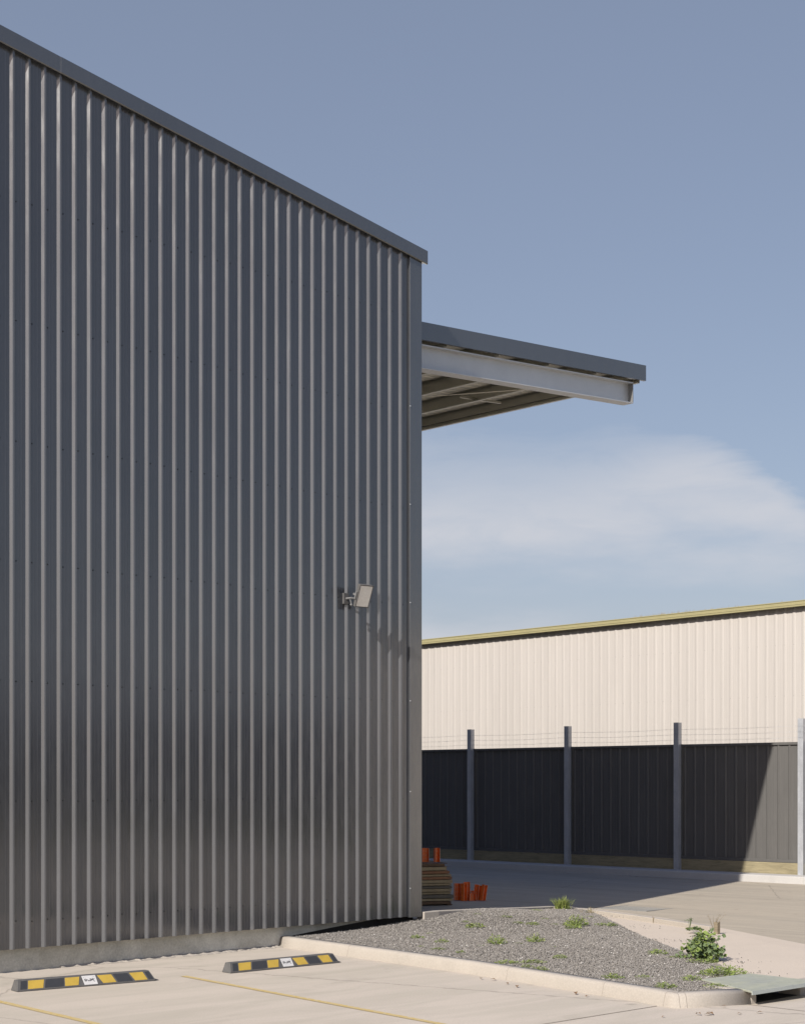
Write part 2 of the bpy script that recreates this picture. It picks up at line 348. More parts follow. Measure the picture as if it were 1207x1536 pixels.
# pit rim and kerbs
KT = .13
kp = [P(436, 1423.5), P(700, 1461), P(960, 1504), P(1000, 1511.5), P(1014, 1513.6), P(1060, 1511), P(1126, 1507.3)]
kp.insert(0, kp[0] + (kp[0] - kp[1]).normalized() * .32)
kprof = [(0, 0), (.012, .05), (.022, .095), (.032, .117), (.05, KT - .002), (.08, KT), (.15, KT), (.16, -.03), (0, -.03)]
k1 = MB().sweep(kprof, [(p.x, p.y, 0) for p in kp]).build('kerb', M['kerb'], smooth=True); tag(k1, kind='structure')
kb = [Vector((15.15, 14.93, .30)), Vector((15.42, 14.93, .30)), Vector((16.65, 15.12, .25)), Vector((17.7, 15.35, .195)), Vector((18.64, 15.56, .152)), P(880, 1362.5, .13), P(960, 1372.5, .12), P(1030, 1382.5, .115), P(1076, 1389.5, .11)]
k2 = MB().sweep([(-.14, .15), (-.14, -.30), (.01, -.30), (0, .13), (-.02, .15)], [(p.x, p.y, p.z - .15) for p in kb]).build('kerb', M['kerb'], bevel=.01); tag(k2, kind='structure')
k3 = MB().sweep([(0, 0), (.03, .13), (.05, .145), (.46, .150), (.46, -.05), (0, -.05)], [(26.6, 60, .105), (26.6, -10, .105)], ).build('kerb', M['kerb_far'], bevel=.01)
tag(k3, kind='structure')
# joints cut across the far kerb
j = MB()
for y in np.arange(8, 44, 2.4): j.box((26.60, y, .2), (27.0, y + .012, .258))
def kerb_joint(i0, f):       # a joint following the kerb's own section, 1.5 mm proud, on segment i0 at fraction f
    a_ = kp[i0].lerp(kp[i0 + 1], f); t_ = (kp[i0 + 1] - kp[i0]).normalized()
    jp = [(o_ - .0015 if o_ < .05 else o_, z_ + (.0015 if z_ > .11 else 0)) for o_, z_ in kprof[:7]] + [(kprof[6][0], .05), (.03, .02)]
    return MB().sweep(jp, [(a_.x, a_.y, 0), (a_.x + t_.x * .004, a_.y + t_.y * .004, 0)])
for i0, f in ((1, .35), (2, .25), (2, .8), (3, .85), (5, .12), (5, .35)): tag(kerb_joint(i0, f).build('kerb_joint', M['kjoint']), kind='structure')
# expansion joints of the slabs
def strip(mb, a, b, w, z, mi=0):
    a = Vector((a[0], a[1])); b = Vector((b[0], b[1])); t = (b - a).normalized(); n_ = Vector((-t.y, t.x)) * w / 2
    mb.add([(a.x - n_.x, a.y - n_.y, z), (b.x - n_.x, b.y - n_.y, z), (b.x + n_.x, b.y + n_.y, z), (a.x + n_.x, a.y + n_.y, z)], [(0, 1, 2, 3)], mi)
jm = MB()
a = P(985, 1510); strip(jm, (a.x, a.y), (a.x - 14, a.y + .2), .012, .004)
strip(jm, (4.6, 14.7), (4.0, 0), .012, .0042)
strip(jm, (12.4, 8.0), (12.2, -3), .012, .0044)
tag(jm.build('expansion_joint', M['joint']), kind='structure')
jm = MB(); strip(jm, (20.4, 15.8), (20.4, 45), .014, .010); strip(jm, (15.9, 23.5), (20.3, 23.5), .014, .0085); strip(jm, (17.6, 9.0), (20.3, 9.0), .014, .0085)
tag(jm.build('expansion_joint', M['joint']), kind='structure')
# crack / joint where the slab meets the plinth
def parking_line(a, b):
    m_ = MB(); A = Vector((a.x, a.y)); B = Vector((b.x, b.y)); B2 = A + (B - A) * 1.6; strip(m_, A, B2, .075, .0045)
    return tag(m_.build('parking_line', M['line']), kind='structure')
parking_line(P(275, 1465), P(650, 1535)); l0 = P(0, 1503.5); l1 = P(140, 1536)
dirl = (l1 - l0).normalized(); parking_line(l0 - dirl * .45, l1)

# gravel bed
KX = lambda p: (p.x, p.y)
c1 = Vector((15.13, 14.85))
def off(pts_, o_):
    r_ = []
    for i in range(len(pts_)):
        a_ = pts_[max(0, i - 1)].xy; b_ = pts_[min(len(pts_) - 1, i + 1)].xy; t_ = (b_ - a_).normalized(); r_.append((pts_[i].x - t_.y * o_, pts_[i].y + t_.x * o_))
    return r_
kin = off(kp, .158)
bed = [(kin[0][0], 14.92)] + kin[1:] + [(12.75, 8.50), (12.95, 8.66)] + [P(a_, b_, .11).xy[:] for a_, b_ in ((1103, 1459), (1053, 1441), (1017, 1426), (972, 1409), (927, 1389.5), (893, 1373.5), (880, 1367))] + [(19.1, 15.5), (18.64, 15.48), (17.7, 15.28), (16.65, 15.05), (15.42, 14.94), (15.14, 14.92)]
def zg(x, y): 
    dd = math.hypot(x - 16.2, y - 15.0); return .112 + .150 * math.exp(-(dd / 1.5) ** 2) + .035 * math.exp(-((y - 12.2) / 1.6) ** 2 - ((x - 14) / 1.2) ** 2)
def inside(pts, poly):
    x, y = pts[:, 0], pts[:, 1]; c = np.zeros(len(pts), bool); n = len(poly)
    for i in range(n):
        x0, y0 = poly[i]; x1, y1 = poly[(i + 1) % n]
        with np.errstate(divide='ignore', invalid='ignore'): t = ((y0 > y) != (y1 > y)) & (x < (x1 - x0) * (y - y0) / (y1 - y0 + 1e-12) + x0)
        c ^= t
    return c
gb = MB(); gx = np.arange(11.6, 19.7, .12); gy = np.arange(8.1, 16.5, .12)
idx = {}; vv = []; ff = []
for i, x in enumerate(gx[:-1]):
    for k, y in enumerate(gy[:-1]):
        if inside(np.array([[x + .06, y + .06]]), bed)[0]:
            q = []
            for a_, b_ in ((i, k), (i + 1, k), (i + 1, k + 1), (i, k + 1)):
                if (a_, b_) not in idx:
                    idx[(a_, b_)] = len(vv); vv.append((gx[a_], gy[b_], zg(gx[a_], gy[b_]) - .012))
                q.append(idx[(a_, b_)])
            ff.append(tuple(q))
gb.add(vv, ff); g0 = gb.build('gravel_bed', M['gravelbed'], smooth=True); tag(g0, kind='structure')
n_st = 90000
pts = np.column_stack([rng.uniform(11.8, 19.5, n_st * 3), rng.uniform(8.1, 16.4, n_st * 3)])
pts = pts[inside(pts, bed)][:n_st]
# a few stragglers spilled over the kerb and on to the slab
sp = np.array([P(a_, b_, .1).xy[:] for a_, b_ in ((1110, 1459), (1060, 1442), (1023, 1427), (978, 1410), (933, 1390), (897, 1374))])
ex = sp[rng.integers(0, 6, 230)] + rng.normal(0, .2, (230, 2)) + np.array([.12, -.12])
pts = np.vstack([pts, ex]); n_st = len(pts)
octv = np.array([[1, 0, 0], [-1, 0, 0], [0, 1, 0], [0, -1, 0], [0, 0, 1], [0, 0, -1]], float)
octf = np.array([[0, 2, 4], [2, 1, 4], [1, 3, 4], [3, 0, 4], [2, 0, 5], [1, 2, 5], [3, 1, 5], [0, 3, 5]])
size = rng.uniform(.0045, .0105, n_st); size[rng.random(n_st) < .03] *= 1.7
Vs = octv[None] * size[:, None, None] * rng.uniform(.65, 1.25, (n_st, 6, 3))
ang = rng.uniform(0, 6.28, (n_st, 3))
for ax in range(3):
    c_, s_ = np.cos(ang[:, ax])[:, None], np.sin(ang[:, ax])[:, None]; a_, b_ = [(1, 2), (0, 2), (0, 1)][ax]
    ta = Vs[:, :, a_] * c_ - Vs[:, :, b_] * s_; tb = Vs[:, :, a_] * s_ + Vs[:, :, b_] * c_; Vs[:, :, a_] = ta; Vs[:, :, b_] = tb
dd = np.hypot(pts[:, 0] - 16.2, pts[:, 1] - 15.0)
zz = .112 + .150 * np.exp(-(dd / 1.5) ** 2) + .035 * np.exp(-((pts[:, 1] - 12.2) / 1.6) ** 2 - ((pts[:, 0] - 14) / 1.2) ** 2) + rng.uniform(-.006, .006, n_st)
zz[-230:] = .093
Vs += np.column_stack([pts, zz])[:, None, :]
me = bpy.data.meshes.new('gravel'); me.from_pydata(Vs.reshape(-1, 3).tolist(), [], (octf[None] + (np.arange(n_st) * 6)[:, None, None]).reshape(-1, 3).tolist())
tone = np.clip(rng.normal(.42, .2, n_st), 0, .9); tone[rng.random(n_st) < .015] = 1.0
at = me.attributes.new('tone', 'FLOAT', 'FACE'); at.data.foreach_set('value', np.repeat(tone, 8).astype(np.float32))
me.materials.append(M['gravel']); go = bpy.data.objects.new('gravel', me); COL.objects.link(go); tag(go, 'grey crushed stone filling the kerbed bed', 'gravel', kind='stuff')

# ------------------------------------------------------------------ warehouse
YW = 14.85; XC = 15.13
PITCH = .1931; X0 = 14.724; XL = X0 - 150 * PITCH     # ribs run left far out of the frame
b0 = PY(0, 36, YW - .06); b1 = PY(641.3, 376.5, YW - .06)
SL = (b0.z - b1.z) / (b0.x - b1.x)                    # barge slope (negative towards the corner)
def ztop(x): return b1.z + SL * (x - b1.x)
RIDGE = XL + 1.5
wh = empty('warehouse', (XC, YW, 0), 'tall warehouse clad in charcoal ribbed steel with a canopy on its far side', 'warehouse')
ZB = .25
def ribwall(x_start, n, pitch, depth, zb, zt, base=.050, top=.024):
    """profile in the XZ plane facing -Y, pan at y=0, ribs to -depth; rib's left foot at x_start+k*pitch"""
    b = MB(); prof = []
    s = (base - top) / 2
    for k in range(n):
        x = x_start + k * pitch; m_ = x + base + (pitch - base) / 2; q = (pitch - base) * .17
        prof += [(x, 0), (x + s * .92, -depth * .90), (x + s + top * .42, -depth), (x + s + top, -depth), (x + base, 0)]
        for o in (-q, q): prof += [(m_ + o - .006, 0), (m_ + o - .003, -.0018), (m_ + o + .003, -.0018), (m_ + o + .006, 0)]
    prof.append((x_start + n * pitch, 0))
    v = []; f = []
    for x, y in prof: v += [(x, y, zb), (x, y, zt(x))]
    for i in range(len(prof) - 1): f.append((2 * i, 2 * i + 2, 2 * i + 3, 2 * i + 1))
    return b.add(v, f)
cl_ = ribwall(XL, 151, PITCH, .032, ZB, lambda x: ztop(x) - .10, base=.068, top=.022)
# tek screws, one per pan beside each rib, in rows on the girts
for zr in (.54, 1.82, 3.10, 4.37, 5.65, 6.93, 8.20):
    for k in range(100, 151):
        x = XL + k * PITCH + .068 + .012; r_ = .0062; zq = zr + random.uniform(-.008, .008)
        vs = [(x + r_ * math.cos(t * math.pi / 3), -.007, zq + r_ * math.sin(t * math.pi / 3)) for t in range(6)]
        vs += [(x + r_ * 1.25 * math.cos(t * math.pi / 3), 0.001, zq + r_ * 1.25 * math.sin(t * math.pi / 3)) for t in range(6)]
        cl_.add(vs, [(5, 4, 3, 2, 1, 0)] + [(t, (t + 1) % 6, 6 + (t + 1) % 6, 6 + t) for t in range(6)], 1)
cl_.v = [(x, y + YW, z) for x, y, z in cl_.v]
o = cl_.build('wall_cladding', [M['clad'], M['screw']]); put(o, wh)
# core walls behind the cladding, with a gap of a few centimetres
core = MB(); core.prism([(XL, YW + .079), (XC - .05, YW + .079), (XC - .05, 46), (XL, 46)], ZB + .01, [ztop(XL) - .12, ztop(XC) - .12, ztop(XC) - .12, ztop(XL) - .12])
put(core.build('side_wall', M['clad']), wh)
pl = MB(); pl.box((XL, YW + .078, -.05), (XC - .085, 46, ZB + .004))
put(pl.build('plinth', M['plinth']), wh)
mb_ = MB(); v = [(12.80, YW + .073, .05), (15.07, YW + .073, .05), (15.07, YW + .073, ZB + .002), (14.5, YW + .073, ZB + .002), (13.7, YW + .073, .19), (12.95, YW + .073, .125)]
v += [(x, y + .0045, z) for x, y, z in v]; mb_.add(v, [(0, 1, 2, 3, 4, 5), (11, 10, 9, 8, 7, 6)] + [(i, (i + 1) % 6, 6 + (i + 1) % 6, 6 + i) for i in range(6)])
put(mb_.build('dark_strip', M['dark']), wh)  # near-black strip low on the plinth, taller towards the corner
# mortar squeezed out along the foot of the plinth
mo = MB(); xs = np.arange(9.6, 12.75, .035); v = []; f = []
for i, x in enumerate(xs):
    w = (.03 + .05 * random.random() + .02 * math.sin(x * 5)) * min(1, max(.15, (x - 9.5) / 1.2)) + .01; h = .006 + .012 * random.random() ** 2
    v += [(x, YW + .0765, h + .012), (x, YW + .07 - w * .5, h), (x, YW + .066 - w, .0015)]
for i in range(len(xs) - 1):
    for q in range(2): f.append((3 * i + q, 3 * i + 3 + q, 3 * i + 4 + q, 3 * i + 1 + q))
mo.add(v, f); put(mo.build('mortar_fillet', M['kerb']), wh)
# corner flashing
cf = MB(); xa = 14.905; ya = YW - .036; zt_ = ztop(XC) - .14
prof = [(xa - .004, YW + .002), (xa, ya + .004), (xa + .004, ya), (XC - .004, ya), (XC, ya + .004), (XC, YW + .30), (XC - .03, YW + .30), (XC - .03, YW + .002)]
cf.prism(prof, ZB - .01, [ztop(p[0]) - .12 for p in prof])
for zq in (.62, 1.9, 3.1, 4.4, 5.7, 7.0):
    cf.box((xa - .0045, ya - .006, zq), (xa + .010, ya + .001, zq + .013), 1)
put(cf.build('corner_flashing', [M['trim'], M['galv']]), wh)
# barge capping, two lengths meeting in a visible lap
xj = PY(96, 90, YW - .06).x; yb = YW - .062; BH = .168
def barge(x0, x1, dy, nm, end=False):
    m_ = MB(); v = []
    for x in (x0, x1):
        t = ztop(x)
        v += [(x, yb - dy, t), (x, yb - dy, t - BH), (x, yb - dy + .006, t - BH - .012), (x, yb + .03, t - BH - .006), (x, yb + .03, t - BH + .02), (x, YW + .35, t - .05), (x, YW + .35, t + .006)]
    n = 7; m_.add(v, [(i, (i + 1) % n, n + (i + 1) % n, n + i) for i in range(n)] + [tuple(range(n)), tuple(range(2 * n - 1, n - 1, -1))])
    return put(m_.build(nm, M['trim'], bevel=.003), wh)
barge(XL, xj, 0, 'barge_capping'); barge(xj - .04, b1.x, .003, 'barge_capping')
gt = MB(); t = ztop(b1.x)     # gutter return behind the barge end
gt.box((XC + .001, yb + .05, t - .155), (b1.x - .012, 46, t - .01)); put(gt.build('eave_gutter', M['trim']), wh)
rf = MB(); rf.prism([(XL, YW + .36), (b1.x - .05, YW + .36), (b1.x - .05, 46.1), (XL, 46.1)], [ztop(XL) - .1, ztop(XC) - .1, ztop(XC) - .1, ztop(XL) - .1], [ztop(XL) - .04, ztop(b1.x) - .04, ztop(b1.x) - .04, ztop(XL) - .04])
put(rf.build('roof', M['roof']), wh)

# ------------------------------------------------------------------ canopy of the warehouse
YB = 15.34
c0 = PY(629, 481.9, YB); c1_ = PY(967.8, 548.3, YB); cs_ = (c1_.z - c0.z) / (c1_.x - c0.x)
def zc(x): return c0.z + cs_ * (x - c0.x)
XE = c1_.x
def cslab(mb, x0, x1, y0, y1, t0, t1, mi=0):    # slab following the canopy slope, t = depth below the fascia top
    mb.add([(x0, y0, zc(x0) - t0), (x1, y0, zc(x1) - t0), (x1, y1, zc(x1) - t0), (x0, y1, zc(x0) - t0),
            (x0, y0, zc(x0) - t1), (x1, y0, zc(x1) - t1), (x1, y1, zc(x1) - t1), (x0, y1, zc(x0) - t1)],
           [(3, 2, 1, 0), (4, 5, 6, 7), (0, 1, 5, 4), (1, 2, 6, 5), (2, 3, 7, 6), (3, 0, 4, 7)], mi)
can = MB(); YE = 33.0
# corrugated sheet: ribs run along X, profile along Y
ys = []; y = YB + .03
while y < YE:
    ys += [(y, .045), (y + .012, .020), (y + .036, .020), (y + .05, .045)]; y += .19
ys.append((YE, .045)); v = []; f = []
for yy, t in ys: v += [(XC, yy, zc(XC) - t), (XE - .01, yy, zc(XE - .01) - t)]
for i in range(len(ys) - 1): f.append((2 * i, 2 * i + 1, 2 * i + 3, 2 * i + 2))
can.add(v, f); canopy = can.build('canopy', M['soffit']); put(canopy, wh)
def sub(mb, nm, m_, bev=0): o = mb.build(nm, m_, bevel=bev); o.parent = canopy; return o
fs = MB(); cslab(fs, XC, XE, YB - .012, YB + .0, 0, .248); cslab(fs, XC, XE, YB + .001, YB + .03, .238, .248)
cslab(fs, XC, XE - .001, YB + .001, YB + .12, 0.0, .008)
fs.v = fs.v; sub(fs, 'fascia', M['trim'])
gf = MB(); cslab(gf, XE - .012, XE, YB + .002, YE, .009, .215); cslab(gf, XE - .11, XE - .013, YB + .046, YE, .203, .215); sub(gf, 'end_gutter', M['trim'])
BT = .296; BB = .63; yb0 = YB + .03
xb = 20.33 * YB / 15.2
def ibeam(x0, x1, y0, top, bot, nm, m_, w=.2):
    m2 = MB(); cslab(m2, x0, x1, y0, y0 + w, top, top + .014); cslab(m2, x0, x1, y0, y0 + w, bot - .014, bot)
    cslab(m2, x0, x1, y0 + w / 2 - .006, y0 + w / 2 + .006, top + .014, bot - .014)
    ep = MB(); cslab(ep, x1 - .013, x1 - .001, y0 + .002, y0 + w - .002, top + .0145, bot - .0145); sub(ep, 'end_plate', M['alu'])
    return sub(m2, nm, m_)
ibeam(XC, xb, yb0, BT, BB, 'beam', M['galv'])
ibeam(XC, xb, 22.0, BT, BB, 'beam', M['cream']); ibeam(XC, xb, 28.6, BT, BB, 'beam', M['cream'])
def purlin(x, nm='purlin', m_='cream', dep=.215):
    m2 = MB(); w = .065
    cslab(m2, x, x + .004, YB + .05, YE, .05, .05 + dep); cslab(m2, x - w, x - .0005, YB + .05, YE, .05, .055); cslab(m2, x - w, x - .0005, YB + .05, YE, .045 + dep, .05 + dep)
    cslab(m2, x - w, x - w + .003, YB + .05, YE, .025 + dep, .0445 + dep)
    return sub(m2, nm, M[m_])
for px in (657, 735, 810, 881): purlin(PY(px + 9, 550, YB + .1).x)
purlin(PY(955, 560, YB + .1).x, 'purlin', 'cream', .235)
# box cross member with pale end and a white panel under it
cb = MB(); cslab(cb, XC, 17.05, 17.0, 17.28, .26, .42); sub(cb, 'cross_beam', M['soffit'], .004)
cb = MB(); cslab(cb, XC + .1, 16.25, 16.99, 17.9, .425, .44); sub(cb, 'soffit_panel', M['white'])
br = MB()
def cp(x, y, t): return Vector((x, y, zc(x) - t))
br.tube([cp(20.4, 15.6, .27), cp(19.1, 17.3, .27), cp(16.2, 20.9, .27)], .006, 5); sub(br, 'brace', M['soffit'])
br = MB(); cslab(br, 19.2, 20.2, 17.9, 17.94, .20, .235); sub(br, 'bridging', M['cream'])


# ------------------------------------------------------------------ floodlight on the wall
fl = empty('floodlight', (13.72, YW, 4.46), 'small grey floodlight on a bracket arm on the ribbed wall', 'floodlight')
def L(x, y, z): return Vector((x, y, z))
foot = PY(519, 898, YW - .03); fx, fz = foot.x, foot.z; fl.location = (fx, YW, fz)
m2 = MB(); m2.box((-.045, -.035, -.07), (.045, -.003, .07)); o = m2.build('mounting_plate', M['rubber'], bevel=.004); o.parent = fl
m2 = MB(); m2.tube([(0, -.03, 0), (0, -.12, 0), (.05, -.135, -.005)], .014, 8); m2.tube([(0, -.10, 0), (0.015, -.11, -.07)], .008, 6); o = m2.build('arm', M['alu']); o.parent = fl
head = Matrix.Translation((.135, -.20, .035)) @ Matrix.Rotation(R(-8), 4, 'Z') @ Matrix.Rotation(R(24), 4, 'X')
m2 = MB(); m2.box((-.10, -.028, -.145), (.10, .022, .145), mat=head)
for q in range(7): m2.box((-.085 + q * .026, .023, -.12), (-.078 + q * .026, .045, .12), mat=head)
m2.box((-.103, -.034, -.148), (.103, -.0285, -.136), mat=head); m2.box((-.103, -.034, .136), (.103, -.0285, .148), mat=head)
m2.box((-.103, -.034, -.136), (-.092, -.0285, .136), mat=head); m2.box((.092, -.034, -.136), (.103, -.0285, .136), mat=head)
o = m2.build('housing', M['rubber']); o.parent = fl
m2 = MB(); m2.box((-.0915, -.0325, -.1355), (.0915, -.029, .1355), mat=head); o = m2.build('lens', M['lens']); o.parent = fl
m2 = MB(); m2.box((-.118, -.012, -.05), (-.1045, .012, .05), mat=head); m2.box((.1045, -.012, -.05), (.118, .012, .05), mat=head)
m2.box((-.118, .047, -.012), (.118, .055, .012), mat=head); m2.box((-.118, .012, -.012), (-.108, .047, .012), mat=head); m2.box((.108, .012, -.012), (.118, .047, .012), mat=head)
o = m2.build('yoke', M['alu']); o.parent = fl
m2 = MB(); m2.tube([(.01, -.105, -.07), (.015, -.11, -.085), (.015, -.11, -.10)], [.012, .016, .009], 8); o = m2.build('sensor', M['alu'], smooth=True); o.parent = fl

# ------------------------------------------------------------------ boundary fence
XF = 27.1
fe = empty('fence', (XF, 16, .25), 'dark grey steel sheet fence with galvanised posts and barbed wire above', 'fence')
PYs = [PX(px, 1100, XF - .06).y for px in (706.5, 852, 1016.5, 1203)]; sp_ = (PYs[0] - PYs[-1]) / 3
ylist = [PYs[-1] - sp_ * k for k in (2, 1)] + PYs[::-1] + [PYs[0] + sp_ * k for k in (1, 2, 3)]
ZP0, ZP1 = .51, 2.80
for i, y in enumerate(ylist):
    m2 = MB(); x0, x1 = XF - .13, XF - .02; h = 3.27
    m2.box((x0, y - .06, .24), (x0 + .007, y + .06, h)); m2.box((x1 - .007, y - .06, .24), (x1, y + .06, h)); m2.box((x0 + .007, y - .004, .24), (x1 - .007, y + .004, h))
    m2.box((x0 + .008, y - .058, .24), (x1 - .008, y - .052, h - .002))
    o = m2.build('post', M['zinc']); put(o, fe)
    if i < len(ylist) - 1:
        ya_, yb_ = y + .06, ylist[i + 1] - .06
        n = 11; pit = (yb_ - ya_ - .08) / n
        pr = ribwall(0, n, pit, .022, ZP0, lambda x: ZP1, base=.06, top=.012)
        # turn the -Y facing profile to face -X
        pr.v = [(XF + yv, yb_ - .04 - xv, zv) for xv, yv, zv in pr.v]
        bk = len(pr.v); o = pr.build('panel', M['fence']); put(o, fe)
        s_ = o.modifiers.new('solid', 'SOLIDIFY'); s_.thickness = .002; s_.offset = 0
        m2 = MB(); m2.box((XF - .035, ya_, ZP1 - .03), (XF + .02, yb_, ZP1 + .022)); put(m2.build('top_rail', M['fence'], bevel=.003), fe)
        m2 = MB(); m2.box((XF - .035, ya_, ZP0 - .03), (XF + .02, yb_, ZP0 + .028)); put(m2.build('bottom_rail', M['fence'], bevel=.003), fe)
        for yy in (ya_ + .001, yb_ - .036):
            m2 = MB(); m2.box((XF - .037, yy, ZP0 - .03), (XF + .021, yy + .035, ZP1 + .024)); put(m2.build('side_channel', M['fence']), fe)
        m2 = MB(); m2.box((XF - .03, ya_, .24), (XF + .02, yb_, ZP0 - .035)); put(m2.build('sleeper', M['sleeper'], bevel=.004), fe)
for z in (2.91, 3.02, 3.13):
    m2 = MB(); pts_ = []
    y = ylist[0]
    while y < ylist[-1]:
        nxt = min([q for q in ylist if q > y + 1e-4] + [ylist[-1]]); prv = max([q for q in ylist if q <= y + 1e-4]); t = (y - prv) / max(.1, nxt - prv)
        pts_.append((XF - .14, y, z - .02 * math.sin(math.pi * t) + random.uniform(-.003, .003))); y += .24
    m2.tube(pts_, .0021, 3)
    for p in pts_[::1]:
        for q in (0, 1):
            aq = random.uniform(0, 3.1); dv = Vector((math.cos(aq) * .012, random.uniform(-.006, .006), math.sin(aq) * .014))
            m2.tube([Vector(p) - dv, Vector(p) + dv], .0015, 3)
    put(m2.build('barbed_wire', M['zinc']), fe)

# ------------------------------------------------------------------ pale building behind
XP = 30.0
pa = PX(630, 961, XP); pb_ = PX(1207, 901, XP); psl = (pb_.z - pa.z) / (pb_.y - pa.y)
def pz(y): return pa.z + psl * (y - pa.y)
pe = empty('pale_warehouse', (XP, 20, 0), 'long cream corrugated warehouse with khaki gutter behind the fence', 'warehouse')
PP = .227; y1 = 48.0; nrib = 220
pr = ribwall(0, nrib, PP, .0125, -.05, lambda x: 0, base=.09, top=.035)
pr.v = [(XP + yv, y1 - xv, (-.05 if k % 2 == 0 else pz(y1 - xv) - .10)) for k, (xv, yv, zv) in enumerate(pr.v)]
for zr in (1.6, 2.75, 3.9, 5.0):
    for k in range(60, 160):
        yy = y1 - k * PP - .045; pr.box((XP - .015, yy - .004, zr), (XP - .009, yy + .004, zr + .009), 1)
put(pr.build('wall_cladding', [M['pale'], M['roof']]), pe)
m2 = MB(); m2.box((XP + .03, y1 - nrib * PP, -.05), (XP + 25, y1, 5.4)); put(m2.build('building_core', M['pale']), pe)
def pslab(mb, x0, x1, t0, t1, ya=y1 + .2, yc=y1 - nrib * PP - .2, mi=0):
    v = []
    for y in (ya, yc):
        for x, t in ((x0, t0), (x1, t0), (x1, t1), (x0, t1)): v.append((x, y, pz(y) - t))
    mb.add(v, [(0, 1, 5, 4), (1, 2, 6, 5), (2, 3, 7, 6), (3, 0, 4, 7), (3, 2, 1, 0), (4, 5, 6, 7)], mi)
m2 = MB(); pslab(m2, XP - .155, XP - .148, 0, .125); pslab(m2, XP - .147, XP - .02, .113, .125); pslab(m2, XP - .165, XP - .1555, 0, .018); pslab(m2, XP - .162, XP - .1555, .075, .088)
put(m2.build('gutter', M['gutter']), pe)
m2 = MB(); v = []
for y in (y1 + .1, y1 - nrib * PP - .1):
    for x, t in ((XP - .10, .02), (XP + 12.5, -.55), (XP + 25, .02), (XP + 25, .07), (XP + 12.5, -.50), (XP - .10, .07)): v.append((x, y, pz(y) - t))
m2.add(v, [(i, (i + 1) % 6, 6 + (i + 1) % 6, 6 + i) for i in range(6)] + [(5, 4, 3, 2, 1, 0), tuple(range(6, 12))]); put(m2.build('roof', M['pale']), pe)
# wisps of dry grass rooted in the gutter
m2 = MB()
for px in list(np.random.default_rng(3).normal(1010, 50, 46)) + list(np.random.default_rng(4).uniform(960, 1100, 14)):
    y = PX(px, 915, XP).y; 
    for q in range(3):
        x = XP - .11 + random.uniform(-.02, .02); h = random.uniform(.02, .075); a_ = random.uniform(-.06, .06)
        m2.add([(x, y - .004, pz(y) - .02), (x, y + .004, pz(y) - .02), (x + random.uniform(-.02, .02), y + a_, pz(y) + h)], [(0, 1, 2)])
tag(m2.build('gutter_grass', M['dryleaf']), 'wisps of dry grass growing in the khaki gutter', 'grass', kind='stuff')

